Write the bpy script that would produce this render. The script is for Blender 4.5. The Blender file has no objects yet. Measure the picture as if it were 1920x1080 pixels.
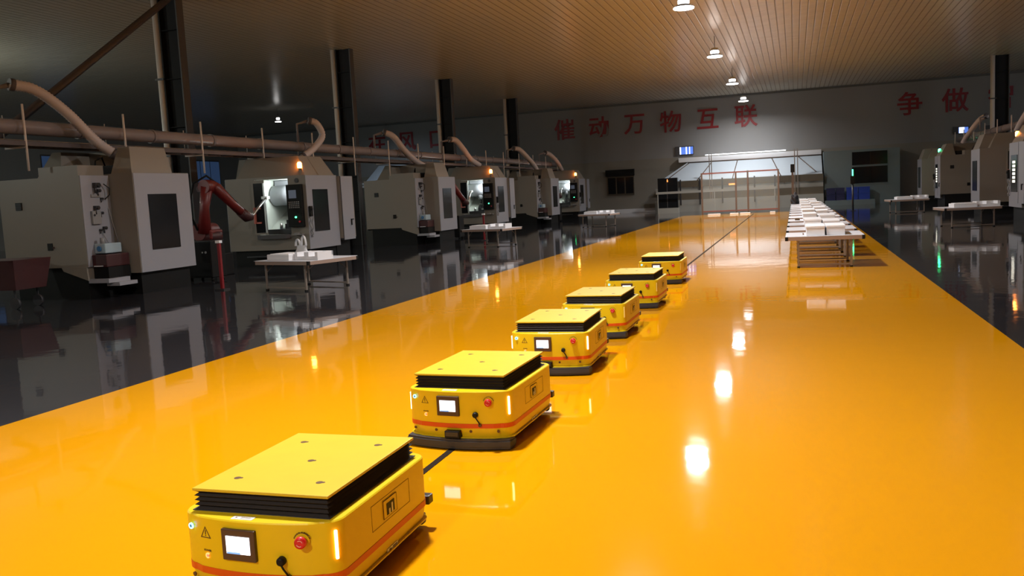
import bpy, bmesh, math, random
from mathutils import Vector, Matrix
random.seed(4)
sc = bpy.context.scene
COL = sc.collection
PI = math.pi

# ------------------------------------------------------------------ camera
F_PX, YAW, PIT, ROL, EYE = 1622.9, -.3196, -.1056, -.0519, 1.8
fw = Vector((math.sin(YAW)*math.cos(PIT), math.cos(YAW)*math.cos(PIT), math.sin(PIT)))
rt = Vector((math.cos(YAW), -math.sin(YAW), 0))
up = rt.cross(fw)
r2 = rt*math.cos(ROL) + up*math.sin(ROL)
u2 = up*math.cos(ROL) - rt*math.sin(ROL)
cam_d = bpy.data.cameras.new('camera')
cam = bpy.data.objects.new('camera', cam_d); COL.objects.link(cam)
cam_d.sensor_width = 36; cam_d.lens = F_PX/1920*36
cam_d.clip_start = .05; cam_d.clip_end = 300
cam.matrix_world = Matrix(((r2.x, u2.x, -fw.x, 0), (r2.y, u2.y, -fw.y, 0), (r2.z, u2.z, -fw.z, EYE), (0, 0, 0, 1)))
sc.camera = cam

# ------------------------------------------------------------------ world, exposure
w = bpy.data.worlds.new('world'); sc.world = w; w.use_nodes = True
w.node_tree.nodes['Background'].inputs[0].default_value = (.10, .13, .2, 1)
w.node_tree.nodes['Background'].inputs[1].default_value = .3
sc.view_settings.view_transform = 'Standard'
sc.view_settings.look = 'None'
sc.view_settings.gamma = 1
sc.view_settings.use_curve_mapping = False
sc.view_settings.exposure = 0.0

def lamp_light(name, loc, watts, size, color, parent=None, rot=(0, 0, 0), shape='DISK', size_y=None, spread=180):
    d = bpy.data.lights.new(name, 'AREA'); d.shape = shape; d.size = size
    if size_y: d.size_y = size_y
    d.energy = watts; d.color = color; d.spread = math.radians(spread)
    o = bpy.data.objects.new(name, d); COL.objects.link(o)
    o.location = loc; o.rotation_euler = rot
    if parent: o.parent = parent
    return o

LAMP_W = 860
CENTRE_LAMPS = [(-3.35, y, 7.57) for y in (29.4, 41.0, 52.6, 64.0, 17.8, 6.2, -5.4, -17.0)]
SIDE_LAMPS = [(-33.0, 51.5, 7.57)]
FILL_GLOBES = [(-33.0, 24.5, 6.0, 620), (-33.0, 12.0, 6.0, 1100), (-33.0, -1.0, 6.0, 1100), (20.0, 29.4, 6.0, 330), (20.0, 50.0, 6.0, 330)]  # unseen fill lights added to brighten ceiling and side bays
for p in CENTRE_LAMPS: lamp_light('lamp_light', (p[0], p[1], p[2]-.03), LAMP_W*(.42 if p[1] > 60 else 1), .66, (1, .96, .93), spread=162)
for p in SIDE_LAMPS: lamp_light('lamp_light', (p[0], p[1], p[2]-.03), 160, .4, (.9, 1, .95))
for gx, gy, gz, gw in FILL_GLOBES:
    d = bpy.data.lights.new('fill_light', 'POINT'); d.energy = gw; d.shadow_soft_size = .17
    d.color = (.93, 1, .90) if gx < 0 else (.85, .9, 1)
    o = bpy.data.objects.new('fill_light', d); COL.objects.link(o); o.location = (gx, gy, gz)
# booth tube lamp on the back wall, then added lights for both canopies
lamp_light('tube_and_fill_light', (-3.6, 66.75, 4.3), 7, 5.4, (.82, .9, 1), None, (math.radians(180-25), 0, 0), 'RECTANGLE', .1)
lamp_light('tube_and_fill_light', (-3.4, 64.0, 5.2), 5, 6.0, (.8, .88, 1), None, (math.radians(20), 0, 0), 'RECTANGLE', .12)  # added to brighten the booth canopy, no tube there
lamp_light('tube_and_fill_light', (-31.5, 64.0, 6.0), 35, 4.0, (.75, .85, 1), None, (math.radians(20), 0, 0), 'RECTANGLE', .12)  # added to brighten the left-bay awning, no tube there

# ------------------------------------------------------------------ materials
MATS = {}
def mat(name, color=(.8, .8, .8), rough=.5, metal=0, emit=None, estr=0, noise=0, nscale=5, spec=.5, alpha=1, trans=0, coat=0):
    if name in MATS: return MATS[name]
    m = bpy.data.materials.new(name); m.use_nodes = True
    nt = m.node_tree; b = nt.nodes['Principled BSDF']
    b.inputs['Base Color'].default_value = (*color, 1)
    b.inputs['Roughness'].default_value = rough
    b.inputs['Metallic'].default_value = metal
    b.inputs['Specular IOR Level'].default_value = spec
    b.inputs['Coat Weight'].default_value = coat
    b.inputs['Coat Roughness'].default_value = .08
    b.inputs['Transmission Weight'].default_value = trans
    b.inputs['Alpha'].default_value = alpha
    if emit:
        b.inputs['Emission Color'].default_value = (*emit, 1)
        b.inputs['Emission Strength'].default_value = estr
    if noise:
        tc = nt.nodes.new('ShaderNodeTexCoord'); n = nt.nodes.new('ShaderNodeTexNoise')
        n.inputs['Scale'].default_value = nscale; n.inputs['Detail'].default_value = 5
        mx = nt.nodes.new('ShaderNodeMix'); mx.data_type = 'RGBA'
        mx.inputs[6].default_value = (*[c*(1-noise) for c in color], 1)
        mx.inputs[7].default_value = (*[min(1, c*(1+noise)) for c in color], 1)
        nt.links.new(tc.outputs['Object'], n.inputs['Vector'])
        nt.links.new(n.outputs['Fac'], mx.inputs[0]); nt.links.new(mx.outputs[2], b.inputs['Base Color'])
    MATS[name] = m
    return m

def epoxy(name, color, color2, rough, wave=.012):
    m = mat(name, color, rough, spec=.5, coat=0)
    nt = m.node_tree; b = nt.nodes['Principled BSDF']
    tc = nt.nodes.new('ShaderNodeTexCoord')
    n = nt.nodes.new('ShaderNodeTexNoise'); n.inputs['Scale'].default_value = .35; n.inputs['Detail'].default_value = 4
    mx = nt.nodes.new('ShaderNodeMix'); mx.data_type = 'RGBA'
    mx.inputs[6].default_value = (*color, 1); mx.inputs[7].default_value = (*color2, 1)
    nt.links.new(tc.outputs['Object'], n.inputs['Vector']); nt.links.new(n.outputs['Fac'], mx.inputs[0])
    nt.links.new(mx.outputs[2], b.inputs['Base Color'])
    n2 = nt.nodes.new('ShaderNodeTexNoise'); n2.inputs['Scale'].default_value = 2.2; n2.inputs['Detail'].default_value = 2
    bp = nt.nodes.new('ShaderNodeBump'); bp.inputs['Strength'].default_value = 1; bp.inputs['Distance'].default_value = wave
    nt.links.new(tc.outputs['Object'], n2.inputs['Vector']); nt.links.new(n2.outputs['Fac'], bp.inputs['Height'])
    nt.links.new(bp.outputs['Normal'], b.inputs['Normal'])
    return m

M_dark_floor = epoxy('dark_epoxy', (.022, .021, .025), (.034, .033, .037), .05, .002)
M_orange = epoxy('orange_epoxy', (.70, .31, .001), (.65, .28, .002), .05, .0015)

def ceiling_mat():
    m = mat('ceiling_panels', (.55, .45, .33), .25, spec=.6)
    nt = m.node_tree; b = nt.nodes['Principled BSDF']
    tc = nt.nodes.new('ShaderNodeTexCoord'); sx = nt.nodes.new('ShaderNodeSeparateXYZ')
    nt.links.new(tc.outputs['Object'], sx.inputs[0])
    mu = nt.nodes.new('ShaderNodeMath'); mu.operation = 'MULTIPLY'; mu.inputs[1].default_value = 1/.3
    fr = nt.nodes.new('ShaderNodeMath'); fr.operation = 'FRACT'
    pp = nt.nodes.new('ShaderNodeMath'); pp.operation = 'PINGPONG'; pp.inputs[1].default_value = .5
    nt.links.new(sx.outputs[0], mu.inputs[0]); nt.links.new(mu.outputs[0], fr.inputs[0]); nt.links.new(fr.outputs[0], pp.inputs[0])
    cr = nt.nodes.new('ShaderNodeValToRGB'); cr.color_ramp.elements[0].position = .03; cr.color_ramp.elements[1].position = .1
    cr.color_ramp.elements[0].color = (0, 0, 0, 1)
    nt.links.new(pp.outputs[0], cr.inputs[0])
    mx = nt.nodes.new('ShaderNodeMix'); mx.data_type = 'RGBA'
    mx.inputs[6].default_value = (.34, .30, .24, 1); mx.inputs[7].default_value = (.68, .62, .51, 1)
    nt.links.new(cr.outputs[0], mx.inputs[0]); nt.links.new(mx.outputs[2], b.inputs['Base Color'])
    bp = nt.nodes.new('ShaderNodeBump'); bp.inputs['Strength'].default_value = .8; bp.inputs['Distance'].default_value = .012
    nt.links.new(cr.outputs[0], bp.inputs['Height'])
    n = nt.nodes.new('ShaderNodeTexNoise'); n.inputs['Scale'].default_value = 1.2
    bp2 = nt.nodes.new('ShaderNodeBump'); bp2.inputs['Strength'].default_value = 1; bp2.inputs['Distance'].default_value = .02
    nt.links.new(tc.outputs['Object'], n.inputs['Vector']); nt.links.new(n.outputs['Fac'], bp2.inputs['Height'])
    nt.links.new(bp.outputs['Normal'], bp2.inputs['Normal']); nt.links.new(bp2.outputs['Normal'], b.inputs['Normal'])
    return m
M_ceil = ceiling_mat()
M_wall = mat('wall_paint', (.27, .275, .28), .6, noise=.06, nscale=.4)
M_lowwall = mat('wall_lower_paint', (.25, .24, .21), .5, noise=.08, nscale=.6)
M_beam = mat('wall_beam', (.12, .125, .125), .5)
M_red_letter = mat('red_letter', (.26, .012, .02), .5)
M_steel_dark = mat('dark_steel', (.013, .012, .014), .65, noise=.2, spec=.25)
M_steel_grey = mat('grey_steel', (.07, .067, .072), .5)
M_pipe_white = mat('white_pipe', (.75, .66, .6), .5)
M_duct = mat('duct_plastic', (.25, .215, .22), .35, noise=.1, nscale=2)
M_duct_dark = mat('duct_dark', (.10, .08, .08), .5, noise=.2)
M_hose = mat('hose_plastic', (.60, .52, .50), .5)
M_mach = mat('machine_beige', (.23, .205, .17), .38, noise=.03, nscale=1)
M_mach_w = mat('machine_white', (.295, .30, .335), .35)
M_black = mat('black_paint', (.008, .008, .008), .5, spec=.2)
M_glass_dark = mat('dark_window', (.012, .013, .015), .15, spec=.25)
M_inner = mat('inner_enclosure', (.62, .66, .62), .4)
M_metal = mat('bare_metal', (.5, .5, .5), .3, metal=.9)
M_dmetal = mat('dark_metal', (.06, .06, .065), .4, metal=.6)
M_red = mat('robot_red', (.13, .010, .009), .4, noise=.15)
M_dred = mat('dark_red_paint', (.045, .009, .010), .5, noise=.2)
M_gray = mat('grey_plastic', (.25, .25, .25), .5)
M_bluelab = mat('blue_cap', (.05, .18, .4), .4)
M_paleblue = mat('pale_blue_plastic', (.35, .45, .5), .4)
M_led_white = mat('led_white', (1, 1, 1), .5, emit=(.95, 1, .97), estr=14)
M_tubeled = mat('tube_led', (1, 1, 1), .5, emit=(.9, .95, 1), estr=3)
M_lamp = mat('lamp_diffuser', (1, 1, 1), .5, emit=(1, .97, .95), estr=9)
M_lamp2 = mat('lamp_ring', (1, 1, 1), .5, emit=(1, .97, .95), estr=7)
M_amber = mat('amber_beacon', (1, .3, .05), .4, emit=(1, .27, .04), estr=40)
M_amber_off = mat('amber_beacon_off', (.5, .14, .03), .3)
M_green = mat('green_beacon', (.05, 1, .3), .4, emit=(.03, 1, .28), estr=40)
M_green_btn = mat('green_button_light', (.05, 1, .3), .4, emit=(.05, 1, .3), estr=8)
M_scr_dim = mat('dim_screen', (.1, .12, .16), .2, emit=(.3, .36, .5), estr=.12)
M_white = mat('white_board', (.55, .57, .62), .45)
M_foam = mat('white_foam', (.74, .76, .80), .6)
M_edge = mat('table_edge', (.30, .22, .18), .45)
M_leg = mat('table_leg', (.26, .22, .19), .4, metal=.3)
M_rub = mat('rubber_black', (.03, .03, .035), .55)
M_yellow = mat('agv_yellow', (.70, .52, .006), .36, coat=.1)
M_plate = mat('plate_yellow', (.60, .43, .016), .45, noise=.05, nscale=9)
M_bellows = mat('bellows_black', (.018, .013, .010), .6)
M_stripe = mat('stripe_red', (.62, .075, .003), .4)
M_bezel = mat('screen_bezel', (.06, .035, .028), .35)
M_screen = mat('lit_screen', (1, 1, 1), .3, emit=(.86, .9, 1), estr=1.9)
M_scrblue = mat('lit_screen_bar', (.2, .4, .9), .3, emit=(.15, .4, .9), estr=.9)
M_led_red = mat('led_bar_red', (1, .4, .2), .4, emit=(1, .34, .2), estr=9)
M_led_off = mat('led_bar_off', (.85, .66, .2), .3)
M_blue_ring = mat('blue_ring', (.1, .4, 1), .4, emit=(.15, .5, 1), estr=5)
M_orange_ring = mat('orange_ring', (1, .3, .1), .4, emit=(1, .25, .08), estr=2.5)
M_estop = mat('estop_red', (.55, .01, .02), .35)
M_ink = mat('ink_brown', (.10, .045, .01), .6)
M_sticker = mat('sticker', (.75, .75, .72), .5)
M_pink = mat('estop_mark', (.8, .5, .45), .5)
M_tape = mat('black_tape', (.02, .014, .01), .85, spec=.1)
M_crate = mat('blue_crate', (.02, .06, .42), .4)
M_crate_d = mat('dark_blue_crate', (.015, .02, .09), .4)
M_canopy = mat('canopy_sheet', (.48, .56, .64), .5)
M_brown = mat('brown_rail', (.12, .10, .07), .4)
M_counter = mat('pale_counter', (.38, .38, .35), .4)
M_cabin = mat('cabin_wall', (.16, .21, .225), .45)
M_frame = mat('gate_frame', (.14, .10, .08), .4, metal=.3)
M_framered = mat('gate_frame_red', (.20, .065, .05), .4)
M_pane = mat('clear_pane', (.8, .9, .9), .05, alpha=.06)
M_sky = mat('dusk_window', (.05, .08, .15), .3, emit=(.10, .20, .45), estr=.14)
M_litwin = mat('lit_blue_window', (.1, .2, .7), .3, emit=(.12, .25, .85), estr=.8)
M_litbar = mat('lit_window_bar', (1, 1, 1), .3, emit=(.8, .9, 1), estr=1.6)
M_bag = mat('clear_bag', (.7, .72, .75), .25, alpha=.55)
M_reflpane = mat('lit_square', (1, 1, .9), .3, emit=(1, .97, .82), estr=1.1)  # glow standing in for reflections on the side window
M_postred = mat('post_red', (.20, .01, .015), .4)
M_jacket = mat('black_cloth', (.012, .01, .014), .8)
M_orangelit = mat('orange_glow', (1, .35, .1), .4, emit=(1, .33, .08), estr=1.6)

# ------------------------------------------------------------------ mesh helpers
class MB:
    def __init__(s): s.bm = bmesh.new(); s.mats = []; s.cur = 0
    def m(s, material):
        if material not in s.mats: s.mats.append(material)
        s.cur = s.mats.index(material); return s
    def _mark(s, faces, smooth=False):
        for f in faces: f.material_index = s.cur; f.smooth = smooth
    def box(s, x0, x1, y0, y1, z0, z1, bevel=0):
        v = [s.bm.verts.new((x, y, z)) for x in (x0, x1) for y in (y0, y1) for z in (z0, z1)]
        fs = [s.bm.faces.new([v[i] for i in q]) for q in ((0, 1, 3, 2), (4, 6, 7, 5), (0, 4, 5, 1), (2, 3, 7, 6), (0, 2, 6, 4), (1, 5, 7, 3))]
        s._mark(fs)
        if bevel:
            es = list({e for f in fs for e in f.edges})
            r = bmesh.ops.bevel(s.bm, geom=es, offset=bevel, segments=2, profile=.5, affect='EDGES')
            s._mark(r['faces'])
        return s
    def frustum(s, b, t, z0, z1):
        # b, t = (x0,x1,y0,y1)
        lo = [s.bm.verts.new((b[i], b[j], z0)) for i, j in ((0, 2), (1, 2), (1, 3), (0, 3))]
        hi = [s.bm.verts.new((t[i], t[j], z1)) for i, j in ((0, 2), (1, 2), (1, 3), (0, 3))]
        fs = [s.bm.faces.new(lo[::-1]), s.bm.faces.new(hi)]
        for i in range(4): fs.append(s.bm.faces.new((lo[i], lo[(i+1) % 4], hi[(i+1) % 4], hi[i])))
        s._mark(fs); return s
    def prism(s, pts, z0, z1, pts2=None):
        pts2 = pts2 or pts
        lo = [s.bm.verts.new((p[0], p[1], z0)) for p in pts]; hi = [s.bm.verts.new((p[0], p[1], z1)) for p in pts2]
        n = len(pts); fs = [s.bm.faces.new(lo[::-1]), s.bm.faces.new(hi)]
        for i in range(n): fs.append(s.bm.faces.new((lo[i], lo[(i+1) % n], hi[(i+1) % n], hi[i])))
        s._mark(fs); return s
    def poly(s, pts, thick):
        # planar 3D polygon extruded along a vector
        t = Vector(thick)
        lo = [s.bm.verts.new(p) for p in pts]; hi = [s.bm.verts.new(Vector(p)+t) for p in pts]
        n = len(pts); fs = [s.bm.faces.new(lo[::-1]), s.bm.faces.new(hi)]
        for i in range(n): fs.append(s.bm.faces.new((lo[i], lo[(i+1) % n], hi[(i+1) % n], hi[i])))
        s._mark(fs); return s
    def tube(s, pts, radii, seg=12, cap=True, sx=1.0):
        pts = [Vector(p) for p in pts]
        if not hasattr(radii, '__len__'): radii = [radii]*len(pts)
        rings = []; prev = None
        for i, p in enumerate(pts):
            a = pts[max(0, i-1)]; b = pts[min(len(pts)-1, i+1)]
            d = (b-a).normalized()
            if prev is None:
                ref = Vector((0, 0, 1)) if abs(d.z) < .9 else Vector((1, 0, 0))
                n = d.cross(ref).normalized()
            else: n = (prev - d*prev.dot(d)).normalized()
            prev = n; bnm = d.cross(n)
            rings.append([s.bm.verts.new(p + (n*math.cos(k*2*PI/seg)*sx + bnm*math.sin(k*2*PI/seg))*radii[i]) for k in range(seg)])
        fs = []
        for i in range(len(rings)-1):
            for k in range(seg): fs.append(s.bm.faces.new((rings[i][k], rings[i][(k+1) % seg], rings[i+1][(k+1) % seg], rings[i+1][k])))
        s._mark(fs, True)
        if cap: s._mark([s.bm.faces.new(rings[0][::-1]), s.bm.faces.new(rings[-1])])
        return s
    def cyl(s, c, r, h, axis='z', seg=20, r2=None):
        a = {'x': Vector((1, 0, 0)), 'y': Vector((0, 1, 0)), 'z': Vector((0, 0, 1))}[axis]
        c = Vector(c); return s.tube([c, c+a*h], [r, r if r2 is None else r2], seg)
    def lathe(s, prof, c=(0, 0, 0), seg=28):
        c = Vector(c); rings = []
        for r, z in prof: rings.append([s.bm.verts.new(c+Vector((r*math.cos(k*2*PI/seg), r*math.sin(k*2*PI/seg), z))) for k in range(seg)])
        fs = []
        for i in range(len(rings)-1):
            for k in range(seg): fs.append(s.bm.faces.new((rings[i][k], rings[i][(k+1) % seg], rings[i+1][(k+1) % seg], rings[i+1][k])))
        s._mark(fs, True)
        s._mark([s.bm.faces.new(rings[0][::-1]), s.bm.faces.new(rings[-1])]); return s
    def ring(s, c, r0, r1, depth, axis='y', seg=28, a0=0, a1=2*PI):
        full = abs(a1-a0-2*PI) < 1e-4; n = seg if full else seg+1
        c = Vector(c); E = {'y': (Vector((1, 0, 0)), Vector((0, 0, 1)), Vector((0, 1, 0))), 'z': (Vector((1, 0, 0)), Vector((0, 1, 0)), Vector((0, 0, -1))), 'x': (Vector((0, 1, 0)), Vector((0, 0, 1)), Vector((1, 0, 0)))}[axis]
        V = []
        for k in range(n):
            t = a0+(a1-a0)*k/seg; d = E[0]*math.cos(t)+E[1]*math.sin(t)
            V.append([s.bm.verts.new(c+d*r0), s.bm.verts.new(c+d*r1), s.bm.verts.new(c+d*r1+E[2]*depth), s.bm.verts.new(c+d*r0+E[2]*depth)])
        fs = []
        for k in range(seg):
            a, b = V[k], V[(k+1) % n]
            for i in range(4): fs.append(s.bm.faces.new((a[i], a[(i+1) % 4], b[(i+1) % 4], b[i])))
        s._mark(fs); return s
    def mesh(s, name):
        bmesh.ops.recalc_face_normals(s.bm, faces=s.bm.faces)
        me = bpy.data.meshes.new(name); s.bm.to_mesh(me); s.bm.free()
        for x in s.mats: me.materials.append(x)
        return me
    def build(s, name, parent=None, loc=None, rot=None):
        return link(name, s.mesh(name), parent, loc, rot)

def link(name, me, parent=None, loc=None, rot=None):
    o = bpy.data.objects.new(name, me); COL.objects.link(o)
    if parent: o.parent = parent
    if loc: o.location = loc
    if rot: o.rotation_euler = rot
    return o
def tag(o, label, cat, group=None):
    o['label'] = label; o['category'] = cat
    if group: o['group'] = group
    return o
def thing(name, label, cat, loc=(0, 0, 0), rz=0, group=None):
    o = bpy.data.objects.new(name, None); COL.objects.link(o)
    o.location = loc; o.rotation_euler = (0, 0, rz); o.empty_display_size = .2
    return tag(o, label, cat, group)
def struct(o):
    o['kind'] = 'structure'; return o
def copy_tree(o, parent=None):
    c = o.copy(); COL.objects.link(c); c.parent = parent
    for ch in [x for x in bpy.data.objects if x.parent == o]: copy_tree(ch, c)
    return c

def text_mesh(txt, size, depth, bold=0.0):
    cu = bpy.data.curves.new('lettering', 'FONT'); cu.body = txt; cu.size = size
    cu.extrude = depth; cu.offset = bold; cu.align_x = 'CENTER'; cu.align_y = 'CENTER'
    cu.resolution_u = 3
    o = bpy.data.objects.new('lettering', cu); COL.objects.link(o)
    dg = bpy.context.evaluated_depsgraph_get()
    me = bpy.data.meshes.new_from_object(o.evaluated_get(dg))
    bpy.data.objects.remove(o)
    return me

# ------------------------------------------------------------------ setting
CZ, YB, YF, XL, XR = 8.5, 68.0, -26.0, -48.0, 27.0
SX0, SX1 = -6.74, 2.17
MB_ = MB
struct(MB().m(M_dark_floor).box(XL, XR, YF, YB, -.2, 0).build('floor'))
struct(MB().m(M_orange).box(SX0, SX1, YF, 55.6, 0, .003).build('floor_walkway'))
struct(MB().m(M_ceil).box(XL, XR, YF, YB, CZ, CZ+.15).build('ceiling'))
struct(MB().m(M_wall).box(XL-.2, XR+.2, YB, YB+.2, 0, CZ).build('wall_back'))
struct(MB().m(M_wall).box(XL-.2, XL, YF, YB, 0, CZ).build('wall_left'))
struct(MB().m(M_wall).box(XR, XR+.2, YF, YB, 0, CZ).build('wall_right'))
struct(MB().m(M_wall).box(XL-.2, XR+.2, YF-.2, YF, 0, CZ).build('wall_front'))
struct(MB().m(M_beam).box(XL, XR, YB-.06, YB, CZ-.16, CZ-.02).build('trim_1'))
struct(MB().m(M_lowwall).box(XL, XR, YB-.08, YB, .25, 4.1).build('trim_2'))
struct(MB().m(M_foam).box(-20, -9.9, YB-.14, YB-.08, 0, .32).build('baseboard_back'))

# dark window in the back wall, left of the booth
wn = MB().m(M_brown).box(-14.1, -11.95, YB-.2, YB-.08, 1.45, 2.92).build('window_1'); struct(wn)
b = MB().m(M_glass_dark)
for i in range(3): b.box(-14.0+i*.7, -13.4+i*.7, YB-.23, YB-.2, 1.55, 2.8)
b.build('pane', wn); MB().m(M_black).box(-14.15, -11.9, YB-.4, YB-.08, 2.92, 3.42).build('window_header', wn)
# blue dusk windows high on the left wall
for i, (y0, y1) in enumerate([(36, 42), (46, 49.5), (58.5, 65.0)]):
    wn = MB().m(M_steel_grey).box(XL, XL+.06, y0, y1, 3.6, 6.2).build('window_%d' % (i+2)); struct(wn)
    n = int((y1-y0)/1.2); b = MB().m(M_sky)
    for k in range(n):
        d = (y1-y0)/n
        b.box(XL+.06, XL+.08, y0+k*d+.05, y0+(k+1)*d-.05, 3.7, 6.1)
    b.build('pane', wn)
# small lit windows: one in the back wall over the booth, two in the right bay
def litwindow(i, x0, x1, z0, z1, Y=YB-.1, bars=((.22, .3), (.5, .56))):
    wn = MB().m(M_steel_grey).box(x0-.35, x1+.05, Y-.05, Y, z0-.06, z1+.06).build('window_%d' % i); struct(wn)
    MB().m(M_litwin).box(x0, x1, Y-.07, Y-.05, z0, z1).build('pane', wn)
    b = MB().m(M_litbar)
    for a, c in bars: b.box(x0+(x1-x0)*a, x0+(x1-x0)*c, Y-.085, Y-.07, z0, z1)
    b.build('lit_slat', wn)
litwindow(5, -8.35, -7.35, 4.3, 4.85, YB-.08, ((0, .1), (.46, .54), (.72, .78)))
litwindow(6, 10.9, 11.5, 4.55, 4.95, YB-.08, ((0.05, .6),))
litwindow(7, 12.9, 13.7, 4.6, 4.9, YB-.08, ((0.2, .5),))

# ------------------------------------------------------------------ red wall characters
chars = [('在', -34.0), ('风', -31.2), ('口', -28.4), ('催', -17.4), ('动', -14.6), ('万', -11.8), ('物', -9.0), ('互', -6.2), ('联', -3.4), ('争', 7.8), ('做', 10.7), ('智', 13.5)]
looks = {'在': 'leftmost red character on the back wall, mostly behind ducts', '风': 'red character on the far wall of the left bay, beside the box-shaped one',
         '口': 'box-shaped red character on the far wall left of the third column',
         '催': 'red character, first of the six over the booth', '动': 'red character, second of the six on the back wall',
         '万': 'red character, third of the six on the back wall', '物': 'red character, fourth of the six on the back wall',
         '互': 'red character, fifth of the six on the back wall', '联': 'red character, last of the six, behind the farthest lamp',
         '争': 'red character on the right part of the back wall, leftmost of that group', '做': 'red character between its two neighbours on the right part of the back wall',
         '智': 'red character half hidden behind the right column'}
for ch, x in chars:
    me = text_mesh(ch, 1.72, .03, .022); me.materials.clear(); me.materials.append(M_red_letter)
    # centre on its own box
    xs = [v.co.x for v in me.vertices]; ys = [v.co.y for v in me.vertices]
    if xs:
        cx, cy = (min(xs)+max(xs))/2, (min(ys)+max(ys))/2
        for v in me.vertices: v.co.x -= cx; v.co.y -= cy
    o = link('wall_character', me, None, (x, YB-.032, 6.86), (PI/2, 0, 0))
    tag(o, looks[ch], 'sign', 'red slogan characters on the back wall')

# ------------------------------------------------------------------ columns
def column(x, y, label, pipe=True):
    t = thing('steel_column', label, 'column', (x, y, 0), 0, 'steel columns')
    MB().m(M_steel_dark).box(-.31, .31, -.02, .02, 0, CZ).build('web', t)
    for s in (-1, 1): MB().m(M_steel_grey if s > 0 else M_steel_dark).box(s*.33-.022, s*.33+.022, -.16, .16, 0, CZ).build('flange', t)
    b = MB().m(M_steel_dark)
    for z in (1.5, 3, 4.5, 6, 7.5): b.box(-.31, .31, -.14, .14, z, z+.02)
    b.build('stiffener', t)
    if pipe:
        p = MB().m(M_pipe_white).tube([(-.5, -.05, 0), (-.5, -.05, CZ)], .13, 16).build('downpipe', t)
        b = MB().m(M_steel_grey)
        for z in (1.2, 3.6, 6): b.box(-.65, -.33, -.2, -.17, z, z+.06)
        b.build('bracket', t)
for y, lb in ((23.3, 'nearest dark steel column with pale downpipe, left row'), (34.4, 'second dark steel column behind the third machine from left'),
              (46.0, 'third dark steel column of the left row'), (58.0, 'farthest dark steel column of the left row')):
    column(-18.5, y, lb)
column(11.6, 58.0, 'dark steel column over the right machine row, with pale pipe')

# diagonal brace at the near column
br = MB().m(M_duct_dark)
br.tube([(-18.2, 23.0, 8.45), (-18.2, 15.75, 3.5)], .11, 4)
tag(br.build('diagonal_brace'), 'dark diagonal brace rising to the nearest column', 'brace')

# ------------------------------------------------------------------ high-bay lamps
def lamp(p, label, small=1.0):
    t = thing('high_bay_lamp', label, 'lamp', p, 0, 'high-bay lamps')
    MB().m(M_lamp).lathe([(.03, 0), (.33*small, 0), (.34*small, .02), (.33*small, .04), (.03, .05)]).build('diffuser', t)
    MB().m(M_steel_grey).lathe([(.33*small, .045), (.345*small, .05), (.2*small, .13), (.16*small, .15)]).build('shade', t)
    MB().m(M_lamp2).lathe([(.17*small, .16), (.19*small, .18), (.19*small, .26), (.17*small, .28)]).build('light_ring', t)
    MB().m(M_metal).lathe([(.17*small, .285), (.18*small, .30), (.15*small, .40), (.03, .42)]).build('housing', t)
    MB().m(M_steel_grey).cyl((0, 0, .42), .012, CZ-p[2]-.42, seg=8).build('rod', t)
for p, lb in zip(CENTRE_LAMPS, ('nearest lit high-bay lamp hanging over the walkway', 'second lit high-bay lamp from the top', 'third lit high-bay lamp from the top',
                               'farthest lit high-bay lamp in front of the back wall', 'high-bay lamp above the frame over the walkway', 'high-bay lamp over the near walkway',
                               'high-bay lamp behind the viewpoint', 'rearmost high-bay lamp behind the viewpoint')):
    lamp(p, lb)
lamp(SIDE_LAMPS[0], 'small lit lamp hanging in the dark left bay', .6)
for (gx, gy, gz, gw), lb in zip(FILL_GLOBES, ('added fill lamp in the left bay level with the first lit machine', 'added fill lamp in the left bay beyond the left frame edge', 'rear added fill lamp in the left bay',
        'nearer added fill lamp in the right bay', 'farther added fill lamp in the right bay')):
    t = thing('fill_lamp', lb, 'lamp', (gx, gy, gz), 0, 'added fill lamps in the side bays')  # lamp shape added around each unseen fill light
    MB().m(M_steel_grey).lathe([(.03, .28), (.19, .24), (.21, .20), (.2, .20)]).build('cap', t)
    MB().m(M_steel_grey).cyl((0, 0, .28), .012, CZ-gz-.28, seg=8).build('rod', t)
    MB().m(M_steel_grey).ring((0, 0, .20), .185, .20, .02, 'z').ring((0, 0, -.20), .185, .20, .02, 'z').build('guard_ring', t)

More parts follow.
